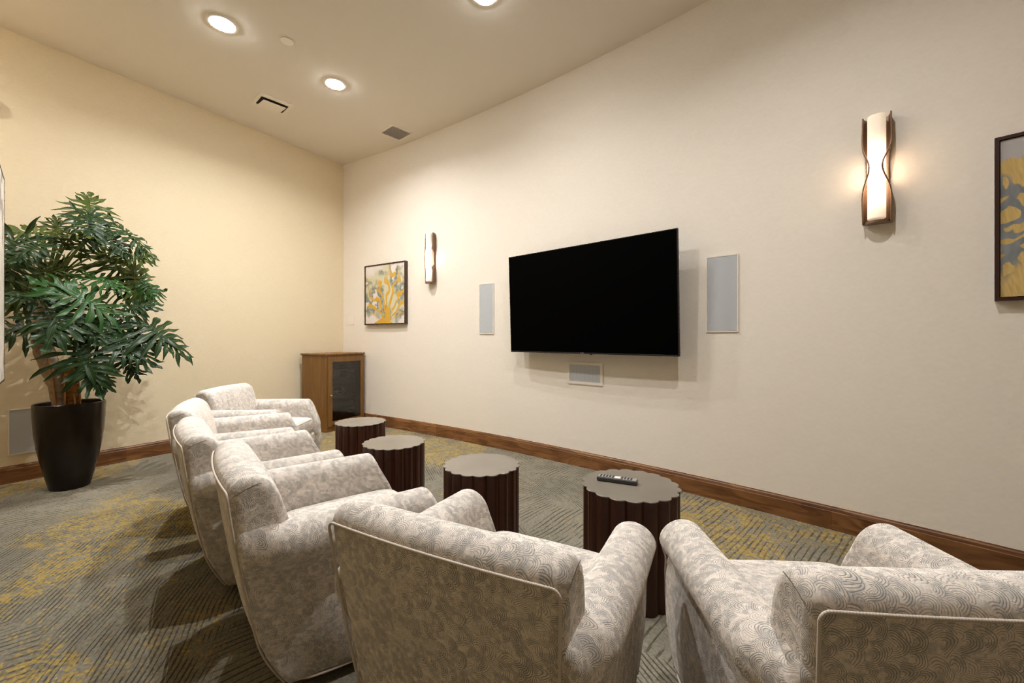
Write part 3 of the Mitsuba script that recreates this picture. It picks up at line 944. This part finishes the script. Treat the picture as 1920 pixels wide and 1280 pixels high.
# ------------------------------------------------------------------ armchairs
def sst(a, b, x):
    t = np.clip((x - a) / (b - a), 0, 1)
    return t * t * (3 - 2 * t)

HP, WB, YR, LEAN = 0.73, 0.312, -0.334, 0.121
def y_rear(z):
    z = np.asarray(z, float)
    return YR + (HP - z) * LEAN / 0.68 + 0.045 * np.clip((0.24 - z) / 0.19, 0, 1) ** 2 - 0.010 * np.sin(np.clip((z - 0.1) / 0.63, 0, 1) * PI)
def y_front(z):
    z = np.asarray(z, float)
    return 0.330 + 0.100 * sst(0.62, 0.36, z) + 0.012 * sst(0.36, 0.20, z) - 0.03 * sst(0.2, 0.04, z)
def back_w(z):
    return WB - 0.045 * np.clip((HP - z) / 0.68, 0, 1)

def chair_parts():
    parts = []
    rng = np.random.default_rng(5)
    uo = lambda: tuple(rng.uniform(0, 3, 2))
    # backrest: one profile in (y, z) carried across the width, rounded at both ends
    zr = np.array([0.05, 0.08, 0.11, 0.15, 0.2, 0.26, 0.33, 0.4, 0.5, 0.6, 0.66, 0.70, 0.727])
    prof = [(float(y_rear(z)), z) for z in zr]
    prof += [(-0.334, 0.742), (-0.318, 0.763), (-0.288, 0.775), (-0.250, 0.768), (-0.218, 0.745), (-0.192, 0.700),
             (-0.168, 0.62), (-0.142, 0.52), (-0.118, 0.43), (-0.10, 0.30), (-0.09, 0.05)]
    prof = resample(chaikin(resample(prof, 48), 1), 120)
    rr = 0.030
    xs, ins = [], []
    for a in np.linspace(0, PI / 2, 7):
        xs.append(-1 + 0.0); ins.append(a)
    rings = []
    for side in (-1, 1):
        seq = np.linspace(PI / 2, 0, 7) if side < 0 else np.linspace(0, PI / 2, 7)
        if side > 0:
            for q in np.linspace(-0.85, 0.85, 15):
                rings.append((q, 0.0, 0.0))
        for a in seq:
            rings.append((side, rr * (1 - math.sin(a)), rr * (1 - math.cos(a))))
    P = []
    for q, dx, di in rings:
        pr = inset2d(prof, di)
        if abs(q) == 1:
            # a = 0: full profile at the start of the rounding; a = 90 degrees: flush with the side
            x = np.sign(q) * (back_w(prof[:, 1]) + 0.012 - dx)
        else:
            x = q * (back_w(prof[:, 1]) + 0.012 - rr)
        rear = -0.018 * (1 - q * q) * sst(-0.16, -0.26, pr[:, 0] + 0.0 * pr[:, 1])
        bulge = rear + 0.012 * (1 - q * q) * sst(0.45, 0.75, pr[:, 1]) * sst(-0.30, -0.2, pr[:, 0])
        P.append(np.c_[x, pr[:, 0] + bulge, pr[:, 1] + 0.004 * (1 - q * q) * sst(0.7, 0.78, pr[:, 1])])
    m = Mesh().loft(np.array(P), uvo=uo(), ax=(1, 2)).fix()
    parts.append(('backrest', m, 'm_fabric', None))
    # piping round the rear panel
    z = np.linspace(0.055, HP - 0.010, 24)
    up = np.c_[-(back_w(z) + 0.004), y_rear(z) - 0.003, z]
    tz = HP
    top = np.c_[np.linspace(-(WB - 0.007), WB - 0.007, 30), np.full(30, y_rear(tz) - 0.003), np.full(30, tz + 0.002)]
    top[:, 1] -= 0.018 * (1 - np.linspace(-1, 1, 30) ** 2)
    top[:, 2] += 0.004 * (1 - np.linspace(-1, 1, 30) ** 2)
    path = np.vstack([up, top, (up * [-1, 1, 1])[::-1]])
    path = resample(path, 260, closed=False)
    path = np.vstack([path[:1], chaikin(path, 1, closed=False)[1:-1:2], path[-1:]])
    parts.append(('piping', tube(path, 0.0034, 8), 'm_piping', 'corded piping round the rear panel'))
    # dart seams where the crown meets the side
    for s in (-1, 1):
        a = np.linspace(0, 0.75, 10)
        pth = np.c_[s * (back_w(0.73) + 0.0125 - 0.02 * a ** 2 * 0), YR + 0.012 + 0.10 * a, HP - 0.008 + 0.028 * np.sin(a * PI * 0.6)]
        parts.append(('dart_seam', tube(pth, 0.0009, 6), 'm_seam', None))
    # arms
    N = 72
    cx, cz, cr = 0.315, 0.540, 0.069
    arc = [(cx + cr * math.cos(a), cz + cr * math.sin(a)) for a in np.linspace(PI, -PI * 0.36, 30)]
    sec = [(0.243, 0.27), (0.245, 0.36), (0.248, 0.46)] + arc + [(0.340, 0.462), (0.325, 0.45), (0.305, 0.36), (0.295, 0.27)]
    sec = resample(chaikin(sec, 1), N)
    outer = [(0.262, 0.045), (0.262, 0.535), (0.310, 0.535), (0.333, 0.47), (0.336, 0.43), (0.338, 0.36), (0.333, 0.22), (0.320, 0.10), (0.312, 0.045)]
    outer = resample(chaikin(outer, 1), 56)

    def arm_rings(sec, rear_r, front_r, back_pull, ramp):
        ts = []
        for a in np.linspace(0, PI / 2, 6):
            ts.append((0.0, rear_r * (1 - math.sin(a)), rear_r * (1 - math.cos(a)), 0))
        for t in np.linspace(0.06, 0.94, 22):
            ts.append((t, 0.0, 0.0, None))
        for a in np.linspace(PI / 2, 0, 8):
            ts.append((1.0, front_r * (1 - math.sin(a)), front_r * (1 - math.cos(a)), 1))
        out = []
        for t, ins_, dy, end in ts:
            pass
        seq = [(0.0, a) for a in np.linspace(0, PI / 2, 6)] + [(t, None) for t in np.linspace(0.05, 0.93, 22)] + [(1.0, a) for a in np.linspace(PI / 2, 0, 8)]
        for t, a in seq:
            r = rear_r if t < 0.5 else front_r
            ins_ = r * (1 - math.sin(a)) if a is not None else 0.0
            dy = r * (1 - math.sin(PI / 2 - a)) if a is not None else 0.0
            p = inset2d(sec, ins_) if ins_ > 0 else sec.copy()
            yr, yf = y_rear(p[:, 1]) + 0.004, y_front(p[:, 1])
            if t == 0.0:
                y = yr + (r - r * math.cos(a)) * 1.0 if a is not None else yr
                y = yr + r * (1 - math.cos(a))
            elif t == 1.0:
                y = yf - r * (1 - math.cos(a))
            else:
                y = (yr + rear_r) + t * ((yf - front_r) - (yr + rear_r))
            k = 1 - (1 - back_pull) * (1 - sst(0.0, ramp, (y - yr) / 0.66))
            x = 0.245 + (p[:, 0] - 0.245) * k
            # the roll swells a little over its length and narrows to the tip
            x = x + 0.006 * np.sin(np.clip((y - yr) / 0.66, 0, 1) * PI) * sst(0.3, 0.4, p[:, 0])
            out.append(np.c_[x, y, p[:, 1]])
        return np.array(out)
    for s in (1, -1):
        R = arm_rings(sec, 0.024, 0.024, 0.72, 0.20) * [s, 1, 1]
        parts.append(('arm', Mesh().loft(R, uvo=uo(), ax=(0, 2)).fix(), 'm_fabric', None))
        R2 = arm_rings(outer, 0.012, 0.012, 0.58, 0.36) * [s, 1, 1]
        parts.append(('side_panel', Mesh().loft(R2, uvo=uo(), ax=(0, 2)).fix(), 'm_fabric', None))
        # piping down the arm front
        fr = np.array([(0.313, 0.05), (0.321, 0.12), (0.334, 0.25), (0.339, 0.38), (0.343, 0.44), (0.364, 0.485), (0.378, 0.53), (0.364, 0.575), (0.335, 0.594)])
        fr = resample(chaikin(fr, 2, closed=False), 40, closed=False)
        y = y_front(fr[:, 1]) - 0.010 - 0.006 * sst(0.45, 0.6, fr[:, 1])
        parts.append(('piping', tube(np.c_[s * (fr[:, 0] - 0.001), y, fr[:, 1]], 0.0032, 8), 'm_piping', 'corded piping on the arm front'))
        # arm front panel below the tip
    # seat cushion
    nx, ny = 26, 30
    th = np.linspace(0, 2 * PI, 57)[:-1]
    def sup(a, b, th, e):
        c, s = np.cos(th), np.sin(th)
        return np.c_[a * np.sign(c) * np.abs(c) ** e, b * np.sign(s) * np.abs(s) ** e]
    rings = []
    for ph in np.linspace(-PI / 2 + 0.001, PI / 2 - 0.001, 25):
        k = np.abs(math.cos(ph)) ** 0.13
        zz = np.sign(math.sin(ph)) * abs(math.sin(ph)) ** 0.75
        o = sup(0.247 * k, 0.272 * k, th, 0.22)
        crown = 0.020 * (1 - (o[:, 0] / 0.26) ** 2) * (1 - (o[:, 1] / 0.29) ** 2) if zz > 0 else 0 * o[:, 0]
        rings.append(np.c_[o[:, 0], 0.140 + o[:, 1], 0.372 + 0.072 * zz + crown])
    parts.append(('seat_cushion', Mesh().loft(np.array(rings), uvo=uo(), ax=(0, 1)).fix(), 'm_fabric', None))
    kp_ = (1 - 0.78 ** (2 / 0.75)) ** (0.5 * 0.13)
    o = sup(0.247 * kp_ + 0.001, 0.272 * kp_ + 0.001, np.linspace(0, 2 * PI, 121)[:-1], 0.22)
    parts.append(('piping', tube(np.c_[o[:, 0], 0.140 + o[:, 1], np.full(120, 0.372 + 0.072 * 0.78 + 0.003)], 0.0035, 6, closed=True), 'm_piping', 'corded piping round the seat cushion'))
    # front rail under the cushion
    fr = box((0.52, 0.12, 0.25), (0, 0.345, 0.17), 0.012)
    fr = fr.subdivide().subdivide()
    m = Mesh()
    m.add(fr.vertices, fr.faces, fr.vertices[:, [0, 2]])
    parts.append(('front_rail', m, 'm_fabric', None))
    # bottom welt and swivel base
    zb = 0.047
    path = [(-0.262, y_rear(zb), zb), (0.262, y_rear(zb), zb), (0.306, y_rear(zb) + 0.12, zb), (0.314, 0.36, zb), (0.304, y_front(zb) - 0.004, zb),
            (-0.304, y_front(zb) - 0.004, zb), (-0.314, 0.36, zb), (-0.306, y_rear(zb) + 0.12, zb)]
    parts.append(('bottom_welt', tube(resample(chaikin(np.array(path, float), 2), 90), 0.005, 8, closed=True), 'm_piping', 'corded welt along the bottom edge'))
    bs = lathe([(0.0, 0.0), (0.20, 0.0), (0.20, 0.012), (0.17, 0.02), (0.06, 0.03), (0.06, 0.06), (0.0, 0.06)], 40)
    bs.apply_translation([0, 0.07, 0])
    parts.append(('swivel_base', bs, 'm_dark_base', 'dark round swivel base'))
    return [(n, (m.shape(b) if isinstance(m, Mesh) else mikit.ply(m, b, smooth=35)), l) for n, m, b, l in parts]

CH = chair_parts()
def chair(x, y, deg, label):
    t = thing('armchair', label, 'armchair')
    M = T().translate([x, y, 0]).rotate([0, 0, 1], -deg)
    for n, d, l in CH:
        key = numbered(f'{t}__{n}')
        scene[key] = {**d, 'to_world': M}
        if l:
            labels[key] = {'label': l}
    return t
chair(-2.297, 3.757, 86.0, 'patterned grey armchair farthest back, beside the wooden cabinet')
chair(-1.908, 2.898, 60.2, 'patterned grey armchair second from the back of the row')
chair(-1.374, 2.252, 49.5, 'patterned grey armchair third from the back, between two others')
chair(-0.790, 1.706, 51.5, 'patterned grey armchair seen from its side, left of the nearest back')
chair(-0.033, 1.215, 27.7, 'patterned grey armchair in the centre foreground seen from behind')
chair(0.860, 1.036, 2.7, 'patterned grey armchair at the lower right corner of the photo')

# ------------------------------------------------------------------ potted philodendron
POT = np.array([-3.585, 3.375])
RH = POT / np.linalg.norm(POT)                 # away from the viewer
RR = np.array([RH[1], -RH[0]])                 # to the right
def plant_pt(px, py, d=0.0):
    """A point over the pot: the sight line of (px, py) met by the upright plane d metres in front of the pot's middle."""
    v = np.array([(px - 960) / F_PX, 1.0])
    t = (POT @ RH - d) / (v @ RH)
    return np.array([v[0] * t, v[1] * t, CAM_H - (py - HORIZON) / F_PX * t])
def pvec(r, u, t):
    return np.array([RR[0] * r - RH[0] * t, RR[1] * r - RH[1] * t, u])

def build_pot():
    t = thing('plant_pot', 'tall glossy black tapered pot on the carpet at the left', 'pot')
    prof = [(0.0, 0.0), (0.112, 0.0), (0.118, 0.004), (0.140, 0.10), (0.165, 0.22), (0.186, 0.34), (0.200, 0.46), (0.207, 0.58), (0.209, 0.66), (0.2085, 0.680), (0.203, 0.686), (0.195, 0.680),
            (0.193, 0.655), (0.190, 0.60), (0.0, 0.60)]
    m = lathe(prof, 72); m.apply_translation([POT[0], POT[1], 0])
    put('vessel', m, 'm_pot', parent=t, smooth=40)
    # soil: a bumpy disc
    rs = np.linspace(0.002, 0.191, 12); th = np.linspace(0, 2 * PI, 49)[:-1]
    P = np.array([[(POT[0] + r * math.cos(a), POT[1] + r * math.sin(a), 0.0) for a in th] for r in rs])
    rad = np.broadcast_to(rs[:, None], P.shape[:2])
    P[..., 2] = 0.640 + (0.028 * sst(0.125, 0.17, rad) - 0.012 * (1 - sst(0.12, 0.13, rad))) * meshkit.fbm(np.stack([P[..., 0] * 30, P[..., 1] * 30, P[..., 0] * 0], -1), 3, 2)
    low = P[-1].copy(); low[:, 2] = 0.602
    P = np.concatenate([P, low[None]])
    m = Mesh().grid(P, closed=True)
    put('soil', m.fix(), 'm_soil', parent=t, label='reddish brown soil')
build_pot()

def leaf_mesh(L, rng, droop=0.40, bend=0.55, pairs=9):
    """A deeply cut leaf: lobes set along a midrib. Local: midrib along +y, upper side +z."""
    m = Mesh()
    def lobe(start, ang, length, width, side):
        K = 10
        t = np.linspace(0, 1, K)
        curve = 0.25 * side * (1 - abs(math.cos(ang))) + rng.uniform(-0.22, 0.22)
        a = ang - curve * t
        step = length / (K - 1)
        dirs = np.c_[np.sin(a), np.cos(a)]
        c = np.vstack([[start], start + np.cumsum(dirs[:-1] * step, 0)])
        wv = width * (0.72 + 0.28 * np.sin(np.clip(t * 1.15, 0, 1) * PI)) * np.clip((1.01 - t) * 4.5, 0, 1) ** 0.6
        wv = wv * (1 + 0.30 * np.sin(t * 12 + rng.uniform(0, 6)))
        nrm = np.c_[dirs[:, 1], -dirs[:, 0]]
        cols = []
        for q in (-1, -0.5, 0, 0.5, 1):
            p = c + nrm * (wv * q)[:, None]
            z = -0.22 * wv * (abs(q) < 0.1) + 0.05 * wv * (abs(q) > 0.9)
            cols.append(np.c_[p, z])
        G = np.stack(cols, 1)
        r = np.hypot(G[..., 0], 0 * G[..., 1])
        G[..., 2] += -droop * r ** 2 / L + 0.022 * np.sin(t * 6 + rng.uniform(0, 6))[:, None] * t[:, None]
        G[..., 2] -= bend * G[..., 1] * np.abs(G[..., 1]) / L * 0.5
        n = G.shape[1]
        uvx = np.repeat(np.linalg.norm(c, axis=1)[:, None] + start[1], n, 1)
        uvy = np.tile(np.array([-1, -.5, 0, .5, 1]), (K, 1))
        i, j = np.meshgrid(np.arange(K - 1), np.arange(n - 1), indexing='ij')
        A = (i * n + j).ravel(); B = A + 1; C = A + n; D = C + 1
        f = np.vstack([np.c_[A, D, B], np.c_[A, C, D]])
        v = G.reshape(-1, 3)
        fn = np.cross(v[f[:, 1]] - v[f[:, 0]], v[f[:, 2]] - v[f[:, 0]])
        if fn[:, 2].sum() < 0:
            f = f[:, ::-1]
        m.add(v, f, np.stack([uvx, uvy], -1).reshape(-1, 2))
    for k in range(pairs):
        u = k / pairs
        y = L * (0.02 + 0.70 * u)
        ang = math.radians(150 - 126 * u ** 0.82)
        ln = L * (0.62 + 0.12 * math.sin(PI * min(1, u * 1.5)) - 0.24 * u) * rng.uniform(0.78, 1.15)
        for s in (-1, 1):
            lobe(np.array([0.0, y]), s * (ang + rng.uniform(-0.08, 0.08)), ln, L * 0.044 * rng.uniform(0.8, 1.25), s)
    lobe(np.array([0.0, L * 0.78]), rng.uniform(-0.1, 0.1), L * 0.30, L * 0.062, 1)
    lobe(np.array([0.0, -0.02 * L]), 0.0, L * 0.9, L * 0.05, 1)
    return m

LEAVES = [  # attach px, depth, midrib (right, up, towards), upper side, length, tone, crown
    ((165, 408), .05, (.05, .80, -.25), (0, .35, 1), .26, 'olive', 0),
    ((163, 402), .16, (.10, -.55, .60), (0, .75, .6), .29, 'dark', 0),
    ((222, 425), .10, (.65, -.50, .25), (.4, .75, .5), .32, 'dark', 0),
    ((250, 500), .04, (.25, -.90, .10), (.5, .4, .7), .34, 'olive', 0),
    ((230, 478), .20, (.85, .05, .25), (-.1, .5, .9), .19, 'olive', 0),
    ((100, 438), .02, (-.92, -.02, .12), (.1, .8, .55), .34, 'olive', 0),
    ((28, 452), .16, (-.20, -.88, .30), (-.4, .3, .8), .34, 'dark', 0),
    ((72, 458), .26, (-.40, -.42, .55), (0, .7, .7), .23, 'dark', 0),
    ((78, 512), -.04, (-.35, -.78, .05), (-.2, .3, .9), .36, 'olive', 0),
    ((190, 580), .36, (-.66, .50, .20), (.25, .60, .78), .36, 'green', 1),
    ((118, 572), .32, (-.15, -.50, .62), (0, .8, .6), .37, 'dark', 0),
    ((84, 606), .06, (-.95, -.22, .10), (0, .75, .6), .31, 'dark', 0),
    ((266, 606), .22, (.72, -.52, .30), (.25, .75, .65), .40, 'dark', 1),
    ((190, 630), .30, (.78, -.40, .30), (.1, .75, .65), .37, 'dark', 1),
    ((147, 648), .40, (.25, -.75, .45), (-.1, .5, .9), .36, 'dark', 1),
    ((188, 478), -.05, (.60, -.50, .0), (.1, .55, .8), .37, 'olive', 0),
    ((206, 598), .22, (.30, -.62, .30), (.2, .5, .85), .26, 'green', 1),
    ((106, 442), -.08, (-.05, .75, -.25), (0, .3, .95), .19, 'olive', 0),
    ((128, 448), .12, (.25, .15, .60), (0, .95, .35), .25, 'olive', 0),
    ((238, 548), -.06, (.62, .20, -.10), (0, .55, .8), .26, 'dark', 1),
    ((214, 622), .16, (.62, -.10, .20), (0, .75, .65), .31, 'dark', 1),
    ((62, 548), -.08, (-.80, .0, .0), (0, .6, .75), .30, 'olive', 0),
    ((150, 462), -.08, (.35, .45, -.10), (0, .4, .9), .25, 'olive', 0),
    ((112, 500), .05, (-.5, -.3, .4), (0, .8, .6), .26, 'olive', 0),
    ((205, 440), .16, (.45, -.55, .45), (.3, .7, .6), .22, 'dark', 0),
    ((170, 520), .20, (.55, -.15, .45), (0, .8, .6), .24, 'green', 0),
    ((150, 600), .34, (.35, -.45, .55), (-.2, .7, .7), .24, 'dark', 1),
    ((230, 585), .18, (.55, .30, .15), (-.2, .6, .75), .22, 'dark', 1),
    ((225, 655), .24, (.45, -.75, .20), (.3, .5, .8), .25, 'dark', 1),
    ((95, 560), .26, (-.60, .10, .35), (.1, .8, .55), .24, 'dark', 0),
    ((175, 680), .40, (.35, -.85, .20), (.1, .4, .9), .20, 'dark', 1),
    ((258, 520), .02, (.45, -.55, .10), (.3, .5, .8), .22, 'green', 0),
]

def build_plant():
    t = thing('philodendron', 'tall potted philodendron with deeply cut glossy leaves', 'plant')
    rng = np.random.default_rng(11)
    def trunk(pts, radii, bs):
        c = chaikin(np.array(pts), 2, closed=False)
        n = 70
        path = resample(c, n, closed=False)
        r = np.interp(np.linspace(0, 1, n), np.linspace(0, 1, len(radii)), radii)
        m = tube(path, r, 22)
        v = m.v[0]
        ctr = np.repeat(path, len(v) // n, 0)
        d = v - ctr
        k = np.arange(len(v)) // (len(v) // n)
        ringy = 0.10 * np.abs(np.sin(k * 0.42 + 3 * meshkit.noise(v * 12, 3)))
        bump = 1 + ringy + 0.22 * (meshkit.fbm(v * 26, 3, 4) - 0.5)
        m.v[0] = ctr + d * bump[:, None]
        for q in m.v: q[:, 2] = np.maximum(q[:, 2], 0.6405)
        put('trunk', m, bs, parent=t, label='leaning scarred trunk' if bs == 'm_bark' else 'short reddish trunk')
    soil = lambda px, d: plant_pt(px, 762, d) * [1, 1, 0] + [0, 0, 0.6405]
    trunk([soil(117, 0.03), plant_pt(110, 725, .03), plant_pt(92, 680, .02), plant_pt(76, 640, 0), plant_pt(78, 600, 0), plant_pt(88, 565, 0), plant_pt(97, 532, 0)],
          [.050, .054, .056, .056, .052, .050, .045], 'm_bark')
    trunk([soil(133, 0.05), plant_pt(131, 735, .05), plant_pt(130, 705, .05), plant_pt(137, 690, .05)], [.048, .046, .044, .034], 'm_bark_red')
    for (x0, y0, x1, d) in ((88, 655, 106, .07), (120, 705, 121, .085), (147, 712, 150, .06), (137, 735, 140, .085), (100, 712, 102, .06)):
        a, b = plant_pt(x0, y0, d), soil(x1, d + 0.01)
        s = np.linspace(0, 1, 12)[:, None]
        p = a * (1 - s) + b * s + np.sin(s * PI) * pvec(0.004, 0, 0.012)
        m = tube(p, np.linspace(.0045, .0075, 12), 8)
        for q in m.v: q[:, 2] = np.maximum(q[:, 2], 0.6405)
        put('aerial_root', m, 'm_root', parent=t)
    crowns = [plant_pt(95, 540, 0.02), plant_pt(140, 697, 0.05)]
    for (px, d, mid, up, L, tone, cr) in LEAVES:
        base = plant_pt(px[0], px[1], d)
        y = pvec(*mid); y /= np.linalg.norm(y)
        z = pvec(*up); z -= y * (z @ y); z /= np.linalg.norm(z)
        x = np.cross(y, z)
        m = leaf_mesh(L * 1.12, rng)
        R = np.stack([x, y, z], 1)
        m.v = [v @ R.T + base for v in m.v]
        key = put('leaf', m, 'm_leaf_' + tone, parent=t)
        a = crowns[cr] + rng.uniform(-.02, .02, 3)
        s = np.linspace(0, 1, 16)[:, None]
        D = np.linalg.norm(base - a)
        c1 = a + (base - a) * 0.35 + np.array([0, 0, 0.30 * D])
        c2 = base - y * 0.12 * D + np.array([0, 0, 0.10 * D])
        p = a * (1 - s) ** 3 + 3 * c1 * s * (1 - s) ** 2 + 3 * c2 * s * s * (1 - s) + base * s ** 3
        put('petiole', tube(p, np.linspace(.0085, .0045, 16), 8), 'm_petiole', parent=key)
build_plant()
